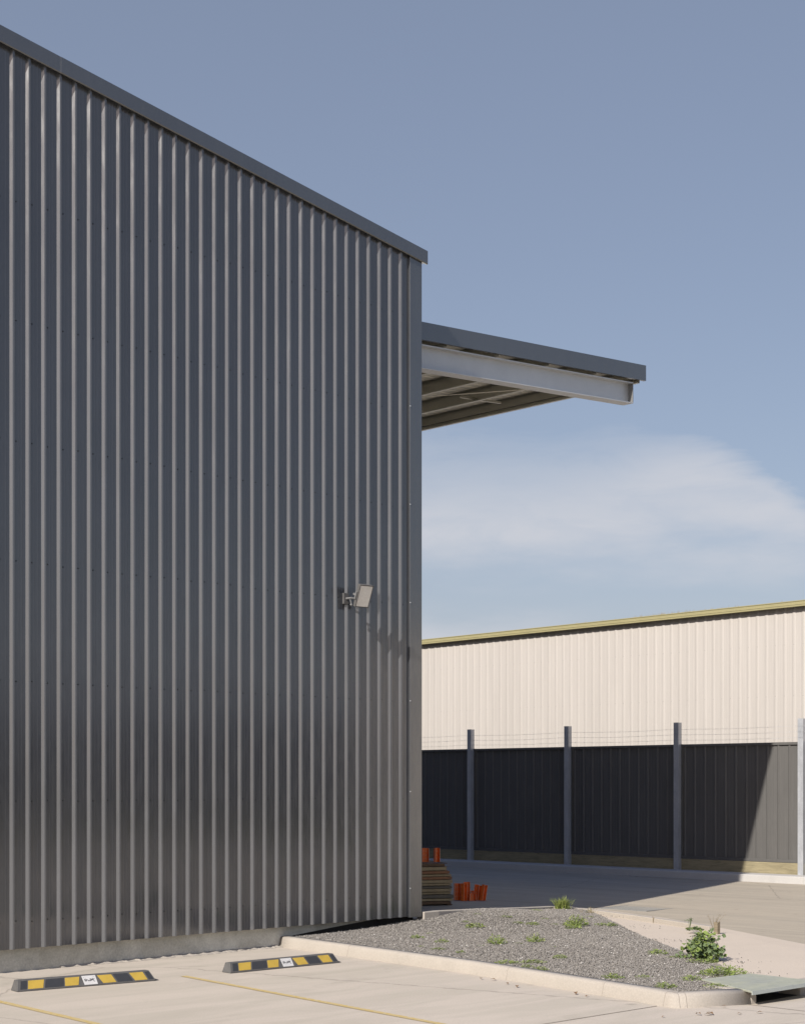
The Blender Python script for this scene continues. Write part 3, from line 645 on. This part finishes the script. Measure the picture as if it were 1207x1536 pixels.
# ------------------------------------------------------------------ wheel stops
def wheel_stop(a, b, length, label):
    A = Vector((a.x, a.y)); B = Vector((b.x, b.y)); t = (B - A).normalized(); Lr = (B - A).length
    root = empty('wheel_stop', (a.x, a.y, 0), label, 'wheel stop', 'black and yellow wheel stops in the parking bays', math.atan2(t.y, t.x))
    H_, D = .108, .155; e = .055; fr = .042
    m2 = MB(); v = [(0, 0, 0), (Lr, 0, 0), (Lr, D, 0), (0, D, 0), (0, 0, .012), (Lr, 0, .012), (Lr, D, .012), (0, D, .012)]
    m2.add(v, [(3, 2, 1, 0), (0, 1, 5, 4), (1, 2, 6, 5), (2, 3, 7, 6), (3, 0, 4, 7)])
    v = [(0, 0, .012), (Lr, 0, .012), (Lr, D, .012), (0, D, .012), (e * .35, fr, H_), (Lr - e, fr, H_), (Lr - e, D - .03, H_), (e * .35, D - .03, H_)]
    m2.add(v, [(0, 1, 5, 4), (1, 2, 6, 5), (2, 3, 7, 6), (3, 0, 4, 7), (4, 5, 6, 7)])
    m2.add([(Lr - .02, .02, .002), (Lr + .05, .02, .002), (Lr + .05, D - .02, .002), (Lr - .02, D - .02, .002), (Lr - .02, .025, .03), (Lr + .045, .025, .01), (Lr + .045, D - .025, .01), (Lr - .02, D - .025, .03)],
           [(0, 1, 5, 4), (1, 2, 6, 5), (2, 3, 7, 6), (3, 0, 4, 7), (4, 5, 6, 7)])
    o = m2.build('body', M['rubber'], bevel=.004); o.parent = root
    nrm = Vector((0, -(H_ - .012), fr)).normalized()
    def fp(u, w, off):         # point on the sloping front face, u along 0..1, w up 0..1
        x = u * Lr; p = Vector((x, fr * w, .012 + (H_ - .012) * w)); return p + nrm * off
    def patch(nm, b0_, b1_, t0_, t1_, m_, w0=.10, w1=.90, off=.0015):
        m3 = MB(); vs = [fp(b0_, w0, off), fp(b1_, w0, off), fp(t1_, w1, off), fp(t0_, w1, off)]
        vs += [p - nrm * (off + .0005) for p in vs]
        m3.add(vs, [(0, 1, 2, 3), (0, 4, 5, 1), (1, 5, 6, 2), (2, 6, 7, 3), (3, 7, 4, 0)]); o = m3.build(nm, M[m_]); o.parent = root; return o
    patch('black_panel', .022, .066, .034, .076, 'blacktape')
    patch('yellow_stripe', .075, .180, .085, .195, 'yellow'); patch('black_panel', .192, .325, .206, .333, 'blacktape')
    patch('yellow_stripe', .335, .430, .342, .445, 'yellow')
    s_ = patch('sticker', .474, .570, .460, .560, 'label', .06, .95)
    patch('yellow_stripe', .610, .706, .573, .677, 'yellow'); patch('black_panel', .718, .832, .690, .798, 'blacktape')
    patch('yellow_stripe', .847, .940, .810, .912, 'yellow'); patch('black_panel', .950, .985, .925, .957, 'blacktape')
    # worn lettering-like logo: row of strokes
    m3 = MB(); bsx = .474 * Lr; W_ = .092 * Lr
    def seg(p0, p1, w=.0028):
        a_ = fp(.4745 - .011 * (p0[1]) + p0[0] * .09, .06 + p0[1] * .86, .003); b_ = fp(.4745 - .011 * (p1[1]) + p1[0] * .09, .06 + p1[1] * .86, .003)
        tt = (b_ - a_); 
        if tt.length < 1e-5: return
        tt.normalize(); sd = tt.cross(nrm) * w; m3.add([a_ - sd, b_ - sd, b_ + sd, a_ + sd], [(0, 1, 2, 3)])
    strokes = [((.10, .62), (.22, .66)), ((.22, .66), (.30, .55)), ((.30, .55), (.20, .40)), ((.20, .40), (.12, .44)), ((.12, .44), (.12, .62)), ((.14, .52), (.27, .52)),
               ((.33, .60), (.40, .40)), ((.40, .40), (.46, .52)), ((.46, .40), (.55, .47)), ((.52, .62), (.66, .64)), ((.66, .64), (.70, .52)), ((.70, .52), (.56, .40)), ((.56, .40), (.52, .50)),
               ((.55, .52), (.70, .56)), ((.72, .62), (.88, .30)), ((.72, .48), (.92, .66)), ((.78, .72), (.80, .42)), ((.09, .84), (.12, .84)), ((.86, .86), (.89, .86))]
    for p0, p1 in strokes: seg(p0, p1)
    o = m3.build('logo', M['ink']); o.parent = s_
    return root
wheel_stop(P(26, 1489), P(233.5, 1472), 0, 'black and yellow wheel stop in the left bay, farther from the gravel bed')
wheel_stop(P(346, 1461), P(508.5, 1445), 0, 'wheel stop nearest the gravel bed kerb, striped black and yellow')

# ------------------------------------------------------------------ drain pit with steel lid
dp = empty('drain_pit', (12.45, 8.0, 0), 'kerb inlet drain pit with green-grey steel lid and dark opening', 'drain')
fx0 = P(1127, 1507); xr = P(1199, 1493.5)
LX0, LX1 = fx0.x + .0, xr.x
m2 = MB(); m2.prism([(LX0, fx0.y + .004), (LX0 + .07, fx0.y - .005), (LX0 + .10, fx0.y + .5), (LX0 - .0, fx0.y + .5)], -.02, .125); put(m2.build('side_block', M['kerb'], bevel=.006), dp)
m2 = MB(); m2.prism([(LX1 - .02, 8.00), (LX1 + .6, 8.0), (LX1 + .6, 8.22), (LX1 - .05, 8.22)], -.02, .115); put(m2.build('side_block', M['kerb'], bevel=.006), dp)
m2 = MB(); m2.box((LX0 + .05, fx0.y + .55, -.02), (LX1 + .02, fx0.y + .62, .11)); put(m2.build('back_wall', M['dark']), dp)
m2 = MB(); m2.box((LX0 + .055, fx0.y + .03, -.02), (LX1 - .03, fx0.y + .545, .006)); put(m2.build('pit_floor', M['dark']), dp)  # near-black wall and floor stand in for the shade of a deeper pit
q = [P(1127, 1488.5, .13), P(1207, 1475.5, .14), P(1207, 1470.5, .14), P(1123.5, 1462.2, .13), P(1051, 1471, .122)]
q[1] = P(1221, 1474.0, .14); q[2] = P(1221, 1472.2, .14)
m2 = MB(); m2.prism([(p.x, p.y) for p in q], [.118] * 5, [.138, .142, .145, .142, .132]); put(m2.build('lid', M['lid'], bevel=.004), dp)
m2 = MB(); A_ = q[0]; B_ = q[1]; tt = (B_ - A_).normalized(); nn = Vector((tt.y, -tt.x, 0))
m2.add([A_ + nn * .006 + Vector((0, 0, .006)), B_ + nn * .006 + Vector((0, 0, .006)), B_ + nn * .012 + Vector((0, 0, -.028)), A_ + nn * .012 + Vector((0, 0, -.028)),
        A_ + Vector((0, 0, .006)), B_ + Vector((0, 0, .006)), B_ + Vector((0, 0, -.028)), A_ + Vector((0, 0, -.028))],
       [(0, 1, 2, 3), (7, 6, 5, 4), (0, 4, 5, 1), (3, 2, 6, 7), (0, 3, 7, 4), (1, 5, 6, 2)]); put(m2.build('lid_edge', M['lidedge']), dp)
kk = MB().sweep([(0, 0), (.022, .10), (.04, .115), (.16, .115), (.17, -.03), (0, -.03)], [(LX1 + .6, 8.0, 0), (15.0, 7.8, 0), (16.6, 6.4, 0), (16.9, 3, 0)]).build('kerb', M['kerb'], bevel=.008); tag(kk, kind='structure')

# ------------------------------------------------------------------ grated drain in the yard
gc = P(957, 1363.6); gr = empty('drain_grate', (gc.x, gc.y, .004), 'square steel grate set in the concrete yard beyond the gravel', 'drain grate', rz=R(3))
m2 = MB(); s_ = .46
for x0, y0, x1, y1_ in ((-s_, -s_, s_, -s_ + .03), (-s_, s_ - .03, s_, s_), (-s_, -s_ + .03, -s_ + .03, s_ - .03), (s_ - .03, -s_ + .03, s_, s_ - .03)): m2.box((x0, y0, -.01), (x1, y1_, .010))
o = m2.build('frame', M['grate']); o.parent = gr
m2 = MB()
for k in range(22): x = -s_ + .035 + k * .0405; m2.box((x, -s_ + .031, -.004), (x + .012, s_ - .031, .0085))
for k in range(8): y = -s_ + .07 + k * .11; m2.box((-s_ + .031, y, -.003), (s_ - .031, y + .010, .0065))
o = m2.build('bars', M['grate']); o.parent = gr
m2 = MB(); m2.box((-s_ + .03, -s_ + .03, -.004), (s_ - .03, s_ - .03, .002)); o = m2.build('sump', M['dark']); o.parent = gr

# ------------------------------------------------------------------ stack of sheets behind the corner
ZY = .004
c_ = P(680, 1358.5, ZY); SA = R(-28)
T = Vector((math.cos(SA), math.sin(SA), 0)); D = Vector((-T.y, T.x, 0))       # along the front, and away from the camera
thick = [.055, .047, .063, .042, .055, .048, .038, .061, .050, .046, .053, .065, .055]
offs = [.03, .0, -.01, .035, .03, .02, .03, .02, .015, .03, .06, .12, .15]
wmat = [2, 1, 0, 1, 1, 0, 1, 1, 3, 1, 3, 1, 2]
desc = ['bottom one, dark', 'second from bottom, tan', 'third from bottom, grey', 'fourth from bottom, tan', 'fifth from bottom, tan', 'sixth from bottom, grey', 'middle one, thin and tan', 'sixth from top, tan',
        'fifth from top, reddish', 'fourth from top, tan', 'third from top, reddish', 'second from top, pale', 'topmost, dark brown']
z = ZY + .02; MRX = Matrix.Rotation(SA, 4, 'Z')
for k in range(3):
    m2 = MB(); x = -1.1 + k * .5; m2.box((x, .03, 0), (x + .09, 1.15, .0195)); o = m2.build('bearer', WOODS[2], bevel=.003); o.location = (c_.x, c_.y, ZY); o.rotation_euler = (0, 0, SA)
    tag(o, ('left', 'middle', 'right')[k] + ' dark timber bearer under the board stack, on the yard concrete', 'bearer', 'bearers under the boards')
for k, (t, of, wm_, ds) in enumerate(zip(thick, offs, wmat, desc)):
    m2 = MB(); g = random.uniform(.006, .012); x1 = -of + random.uniform(-.006, .006); y0 = random.uniform(0, .03)
    m2.box((-1.35, y0, 0), (x1, y0 + 1.15, t - g))
    for q in (-1.1, -.6, -.12): m2.box((q, y0 + .05, t - g + .0002), (q + .04, y0 + 1.1, t - .0004))
    o = m2.build('timber_board', WOODS[wm_], bevel=.004); o.location = (c_.x, c_.y, z); o.rotation_euler = (random.uniform(-.003, .003), 0, SA + random.uniform(-.012, .012)); z += t
    tag(o, f'weathered timber board stacked behind the building corner, {ds}', 'board', 'stacked timber boards')
ZST = z
# orange channel offcuts standing on end
def channel(loc, rz, h, w=.10, fl_=.05, tilt=0, label=''):
    m2 = MB(); t = .006
    m2.box((-w / 2, 0, 0), (w / 2, t, h)); m2.box((-w / 2, -fl_, 0), (-w / 2 + t, -.0005, h)); m2.box((w / 2 - t, -fl_, 0), (w / 2, -.0005, h))
    for q in (.22, .5, .78):
        for xx in (-w * .18, w * .18): m2.tube([(xx, -.0015, h * q), (xx, .0005, h * q)], .009, 8, 1)
    m2.box((-w / 2 - .0006, -fl_ - .001, 0), (-w / 2 + t, -fl_ - .0002, h), 1); m2.box((w / 2 - t, -fl_ - .001, 0), (w / 2 + .0006, -fl_ - .0002, h), 1)
    o = m2.build('steel_channel', [M['orange'], M['scratch']]); o.location = loc; o.rotation_euler = (0, tilt, rz)
    return tag(o, label, 'steel channel', 'orange steel channel offcuts')
vr = math.atan2(RT.y, RT.x)
def near(px, back, zz_): p = P(px, 1351.5, ZY); q = p + FW * back; q.z = zz_; return q
base = c_ + D * .35
def onst(px, zz_):          # point over the stack on the sight line of px
    r = (px - CX) / F; Z = (c_ + D * .38).xy.to_3d().dot(FW) * 1.0; v = FW * Z + RT * (r * Z); return Vector((v.x, v.y, zz_))
channel(onst(637, ZST), vr + .25, .232, .12, .05, 0, 'wide orange channel standing on the board stack, next to the building corner')
channel(onst(628, ZST), vr - .2, .236, .10, .05, 0, 'orange channel on the board stack, half hidden by the building corner')
channel(onst(654, ZST), vr + .5, .235, .09, .05, 0, 'narrow orange channel standing on the board stack near its right end')
for px, bk, h, w, rz, ti, lb in ((685, .1, .29, .10, .3, 0, 'orange channel offcut on the ground, touching the board stack'), (694, -.05, .30, .10, .9, .02, 'second orange channel from the board stack, turned edge-on'),
                                (700.5, .08, .315, .11, .1, -.03, 'tallest orange channel offcut standing in the row on the ground'), (707, .0, .12, .12, .4, 0, 'shortest orange channel offcut, low between taller ones on the ground'),
                                (714, .1, .27, .085, -.3, .12, 'orange channel offcut leaning left beyond the shortest one'), (689.5, .16, .285, .10, .1, 0, 'orange channel offcut behind the first one beside the board stack'), (710.5, .18, .16, .10, .2, 0, 'low wide orange channel behind the shortest one on the ground'), (717.5, .12, .25, .08, .5, .05, 'orange channel offcut between the two leaning ones on the ground'),
                                (722, .0, .275, .085, .8, .22, 'rightmost orange channel offcut on the ground, leaning over')):
    channel(near(px, bk, ZY + .001), vr + rz, h, w, .055, ti, lb)

# ------------------------------------------------------------------ weeds
def leaf(mb, p, dirv, up, ln, wd, mi=0, fold=.25):
    s_ = dirv.cross(up).normalized(); m_ = p + dirv * ln * .5 + up * ln * .12
    mb.add([p, m_ + s_ * wd - up * wd * -fold, p + dirv * ln, m_ - s_ * wd + up * wd * fold, m_], [(0, 1, 4), (1, 2, 4), (2, 3, 4), (3, 0, 4)], mi)
def weed_mesh(rad, h, n, ln, wd, mats, flat=.5, name='weed', round_=False):
    mb = MB()
    for k in range(n):
        a = random.uniform(0, 6.28); rr = rad * math.sqrt(random.random()) * .95; zt = h * (1 - (rr / rad) ** 2) * random.uniform(.25, 1) + .004
        p = Vector((rr * math.cos(a), rr * math.sin(a), zt)); a2 = a + random.gauss(0, .9); e = random.uniform(-.15, .9) * flat * 1.3
        dv = Vector((math.cos(a2) * math.cos(e), math.sin(a2) * math.cos(e), math.sin(e))); up = Vector((-math.cos(a2) * math.sin(e), -math.sin(a2) * math.sin(e), math.cos(e)))
        up = (up + Vector((random.gauss(0, .35), random.gauss(0, .35), 0))).normalized()
        l_ = ln * random.uniform(.6, 1.2)
        if round_:
            s_ = dv.cross(up).normalized(); dv2 = up.cross(s_).normalized(); pts_ = []
            for q in range(10):
                an = q / 10 * 6.283; lob = 1 + .16 * math.cos(an * 5); pts_.append(p + (dv2 * math.cos(an) + s_ * math.sin(an)) * l_ * lob + up * (.2 * l_ * abs(math.sin(an * 2.5))))
            pts_.append(p); mb.add(pts_, [(10, q, (q + 1) % 10) for q in range(10)], random.choice([0, 0, 1]))
        else: leaf(mb, p, dv, up, l_, wd * random.uniform(.7, 1.3), random.choice([0, 0, 1]))
        if k % 4 == 0: mb.tube([(rr * .2 * math.cos(a), rr * .2 * math.sin(a), 0), p], .0018, 3, 0)
    return mb
GRP = 'small weeds scattered over the gravel'
def at_bed(px, py): 
    p = P(px, py, .13)
    for _ in range(4): p = P(px, py, zg(p.x, p.y))
    return p
protos = []
for k in range(4):
    mb = weed_mesh(.10, .045, 110, .026, .006, None, .7); o = mb.build('weed', [M['leaf'], M['grass']]); protos.append(o)
C3 = lambda x, y: (600 + x / 1.988, 1320 + y / 1.988)
spots = [((68, 118), .75, 0, 'small weed in the gravel nearest the building corner'), ((50, 175), .75, 0, 'small weed at the left of the gravel, below the building corner'), ((125, 187), .7, 0, None), ((112, 208), .7, 1, None), ((180, 218), .5, 0, None),
         ((195, 133), .55, 1, None), ((222, 144), 1.1, 0, 'spreading weed in the upper left part of the gravel bed'), ((315, 120), .75, 1, None), ((228, 112), .5, 1, None),
         ((287, 192), 1.0, 2, 'bright rounded weed clump in the middle left of the gravel'), ((352, 133), .7, 1, None), ((395, 136), .75, 0, None), ((402, 186), .95, 2, 'rounded weed clump at the centre of the gravel bed'),
         ((352, 190), .45, 1, None), ((475, 234), .7, 0, None), ((320, 250), 1.1, 1, 'low weed mat at the front kerb, left one of its pair'), ((395, 248), 1.1, 1, 'low weed mat at the front kerb, right one of its pair'), ((416, 270), .7, 0, None), ((460, 134), .5, 1, None),
         ((635, 294), .85, 0, 'pale weed near the front kerb, third of the way from its corner'), ((725, 291), .7, 1, None), ((768, 222), .95, 0, 'weed near the crossover edge, left of the leafy mallow'), ((822, 233), .8, 1, None), ((790, 323), .9, 0, 'weed just behind the front kerb near its right corner'),
         ((870, 300), .85, 0, None), ((612, 137), 1.3, 1, 'thin flat weed along the crossover edge at the back'), ((515, 146), .9, 2, None), ((560, 112), .7, 1, None), ((405, 94), .8, 1, None), ((900, 247), 1.4, 1, 'flat weed mat at the foot of the mallow bush'),
         ((940, 320), 1.0, 1, 'weed growing against the edge of the steel lid'), ((975, 322), .8, 1, None), ((455, 200), .35, 1, None), ((90, 160), .45, 1, None), ((240, 196), .35, 1, None), ((65, 200), .5, 1, None), ((430, 118), .55, 1, None), ((380, 262), .6, 0, None)]
seen = {0: False, 1: False, 2: False}
kinds = {0: [protos[0], protos[1]], 1: [protos[3]], 2: [protos[2]]}
first = {p.name: True for p in protos}
ORD = ['first', 'second', 'third', 'fourth', 'fifth', 'sixth', 'seventh', 'eighth', 'ninth', 'tenth', 'eleventh', 'twelfth', 'thirteenth', 'fourteenth', 'fifteenth']
def zone(cx_, cy_):      # which strip of the bed a weed stands in
    kline = 218 + (cx_ / 800) * 110
    return 'front kerb' if kline - cy_ < 45 else ('back edge' if cy_ < 152 else 'middle')
for (cx_, cy_), s_, kd, lb in spots:
    if lb is None:
        zn = zone(cx_, cy_); row = sorted([q[0] for q in spots if zone(*q[0]) == zn]); k = row.index((cx_, cy_)); fl_ = 'left'
        if k > len(row) / 2: k = len(row) - 1 - k; fl_ = 'right'
        lb = f'small weed in gravel, {ORD[k]} from the {fl_} along the {zn}' + (' of the bed' if zn != 'front kerb' else '')
    p = at_bed(*C3(cx_, cy_)); src = random.choice(kinds[kd])
    if first[src.name]: o = src; first[src.name] = False
    else: o = src.copy(); COL.objects.link(o)
    o.location = (p.x, p.y, zg(p.x, p.y) - .004); hz = {0: 1.0, 1: .55, 2: 1.7}[kd]
    o.scale = (s_ * 1.25, s_ * 1.25, s_ * hz * 1.25); o.rotation_euler = (0, 0, random.uniform(0, 6.28)); tag(o, lb or 'small low green weed sprouting from the open gravel', 'weed', GRP)
# bigger, individual ones
p = at_bed(*C3(525, 138)); o = weed_mesh(.17, .14, 260, .035, .009, None, .9).build('leafy_weed', [M['leaf'], M['grass']]); o.location = p; tag(o, 'broad leafy weed in the gravel below the grass tuft', 'weed')
p = at_bed(*C3(975, 283)); o = weed_mesh(.27, .10, 430, .03, .009, None, .8).build('leafy_weed', [M['leaf'], M['grass']]); o.location = p - Vector((.05, 0, .01)); tag(o, 'spreading leafy weed between the mallow bush and the steel lid', 'weed')
def tuft(n, h, spread, name, mat, loc, label):
    mb = MB()
    for k in range(n):
        a = random.uniform(0, 6.28); lean = random.uniform(.05, spread); l_ = h * random.uniform(.45, 1.1); p0 = Vector((random.gauss(0, .05), random.gauss(0, .05), 0))
        dv = Vector((math.cos(a), math.sin(a), 0)); s_ = Vector((-dv.y, dv.x, 0)); pr_ = None; w = .0035
        pts_ = [p0 + dv * lean * l_ * (t ** 1.7) + Vector((0, 0, l_ * (t - .32 * lean * t * t))) for t in (0, .35, .7, 1)]
        mb.add([pts_[0] - s_ * w, pts_[0] + s_ * w, pts_[1] + s_ * w, pts_[1] - s_ * w, pts_[2] + s_ * w * .7, pts_[2] - s_ * w * .7, pts_[3]], [(0, 1, 2, 3), (3, 2, 4, 5), (5, 4, 6)], random.choice([0, 0, 0, 1]))
    o = mb.build(name, mat); o.location = loc; return tag(o, label, 'grass tuft')
tuft(330, .21, 1.3, 'grass_tuft', [M['grass'], M['leaf']], P(843, 1363.5, .13), 'spiky bright green grass tuft at the back kerb of the gravel bed')
tuft(26, .16, .9, 'dry_grass_tuft', [M['dryleaf'], M['grass']], P(884, 1373, .11), 'thin pale grass wisp where the back kerb meets the crossover')
# mallow bush
bp = P(1055, 1441, .10); rt = empty('mallow_bush', bp, 'leafy green mallow bush on the edge of gravel and pale crossover', 'bush')
rt.scale = (.86, .86, .82)
mb = MB(); tips = []
for k in range(52):
    a = random.uniform(0, 6.28); r_ = random.uniform(.03, .22); h = (.34 - .95 * r_) * random.uniform(.25, 1.1); q = Vector((r_ * math.cos(a), r_ * math.sin(a), max(.03, h)))
    mb.tube([(0, 0, 0), q * .5 + Vector((0, 0, .02)), q], [.004, .003, .002], 4); tips.append(q)
tips += [Vector((-.20 * RT.x, -.20 * RT.y, .17)), Vector((-.27 * RT.x, -.27 * RT.y, .06)), Vector((.06 * RT.x, .06 * RT.y, .36)), Vector((.11 * RT.x, .11 * RT.y, .30)), Vector((-.02, .02, .34))]
for q in tips[-5:]: mb.tube([(0, 0, 0.02), q * .55, q], [.004, .003, .002], 4)
o = mb.build('stems', M['leaf']); o.parent = rt
mb = MB()
for q in tips:
    for w in range(14):
        p = q + Vector((random.gauss(0, .042), random.gauss(0, .042), random.gauss(0, .03))); p.z = max(.012, p.z); l_ = random.uniform(.014, .032)
        up = Vector((random.gauss(0, .55) - .25, random.gauss(0, .55) - .25, random.uniform(.5, 1))).normalized(); s_ = up.orthogonal().normalized(); dv2 = up.cross(s_); pts_ = []
        for e in range(10):
            an = e / 10 * 6.283; lob = 1 + .15 * math.cos(an * 5); pts_.append(p + (dv2 * math.cos(an) + s_ * math.sin(an)) * l_ * lob + up * (.25 * l_ * abs(math.sin(an * 2.5))))
        pts_.append(p); mb.add(pts_, [(10, e, (e + 1) % 10) for e in range(10)], random.choice([0, 1, 1]))
o = mb.build('leaves', [M['leaf'], M['leaf2']]); o.parent = rt
# weed and snapped stake on the crossover kerb
p = P(1040, 1396, .10); o = weed_mesh(.13, .05, 70, .02, .009, None, .7, round_=True).build('kerb_weed', [M['leaf2'], M['leaf']]); o.location = p + RT * .02; tag(o, 'low round-leaved weed growing on the crossover kerb beside the stake', 'weed')
mb = MB(); 
for k in range(5): mb.tube([(0, 0, 0), (random.gauss(0, .015), random.gauss(0, .015), .08), (random.gauss(0, .02), random.gauss(0, .02), .13)], .003, 4)
for k in range(26):
    q = Vector((random.gauss(0, .025), random.gauss(0, .025), random.uniform(.09, .15))); leaf(mb, q, Vector((random.gauss(0, 1), random.gauss(0, 1), .3)).normalized(), Vector((0, 0, 1)), .03, .009)
o = mb.build('upright_weed', M['leaf2']); o.location = P(1034, 1393, .11); tag(o, 'thin upright weed standing on the crossover kerb', 'weed')
p = P(1075, 1398, .08); rt = empty('timber_stake', p, 'short weathered timber stake at the end of the crossover kerb', 'stake')
mb = MB(); mb.prism([(-.028, -.026), (.03, -.03), (.026, .024), (-.03, .028)], -.03, [.115, .135, .12, .128]); o = mb.build('stake', WOODS[0], bevel=.003); o.parent = rt
mb = MB()
for k in range(9):
    a = random.uniform(-1, 1); q = RT * random.uniform(-.14, .17) + Vector((0, 0, random.uniform(.10, .24))); mb.tube([(0.02, 0, 0), q * .6 + Vector((0, 0, .02)), q], [.0022, .0018, .001], 3)
    for w in range(3): leaf(mb, q + Vector((random.gauss(0, .01), random.gauss(0, .01), random.gauss(0, .01))), Vector((random.gauss(0, 1), random.gauss(0, 1), .2)).normalized(), Vector((0, 0, 1)), .02, .006)
o = mb.build('dry_stalk', M['dryleaf']); o.location = p + RT * -.05; tag(o, 'dry bending stalks of a dead weed around the timber stake', 'dead weed')
p = P(979, 1384, .06); mb = MB(); mb.tube([(0, 0, 0), (.004, 0, .05), (-.004, .003, .085)], .0045, 5); mb.tube([(0.004, 0, .045), (.02, -.01, .07)], .003, 4); o = mb.build('twig', M['dryleaf']); o.location = p; tag(o, 'short brown twig standing on the crossover joint', 'twig')
# stalks arching out of the gravel by the bush, and bits of leaf litter
lit = MB()
leafspots = [C3(*q) for q in ((240, 296), (288, 301), (322, 312), (348, 322), (525, 343), (552, 350), (778, 411), (880, 402), (905, 404), (935, 404), (955, 379), (1020, 402), (912, 398), (1060, 398))]
first_leaf = None
for k, (px, py) in enumerate(leafspots):
    p = P(px, py, .004)
    if first_leaf is None:
        leaf(lit, Vector((0, 0, .002)), Vector((1, .2, .15)).normalized(), Vector((0, 0, 1)), .045, .013); first_leaf = lit.build('fallen_leaf', WOODS[2]); o = first_leaf
    else: o = first_leaf.copy(); COL.objects.link(o)
    o.location = p; o.rotation_euler = (0, 0, random.uniform(0, 6.28)); s_ = random.uniform(.9, 1.9); o.scale = (s_,) * 3
    k_ = sorted(q[0] for q in leafspots).index(px)
    tag(o, f'small dry leaf on the car park concrete below the kerb, {ORD[k_]} from the left', 'leaf', 'dry leaves on the concrete')

# unseen shed, added so the glossy cladding mirrors something dark at eye level
sh = empty('added_shed', (62, -48, 0), 'long low dark shed, added unseen for the cladding to mirror', 'shed', rz=math.atan2(1, 1))
m2 = MB(); v = []; 
m2.box((-70, 0, -.06), (70, 14, 5.2)); o = m2.build('wall', M['roof']); o.parent = sh; o.location.y = -14
m2 = MB(); m2.add([(-70.4, -14.4, 5.201), (70.4, -14.4, 5.201), (70.4, .4, 5.201), (-70.4, .4, 5.201), (-70.4, -7, 6.6), (70.4, -7, 6.6)], [(0, 1, 5, 4), (2, 3, 4, 5), (0, 4, 3), (1, 2, 5), (3, 2, 1, 0)]); o = m2.build('roof', M['roof']); o.parent = sh
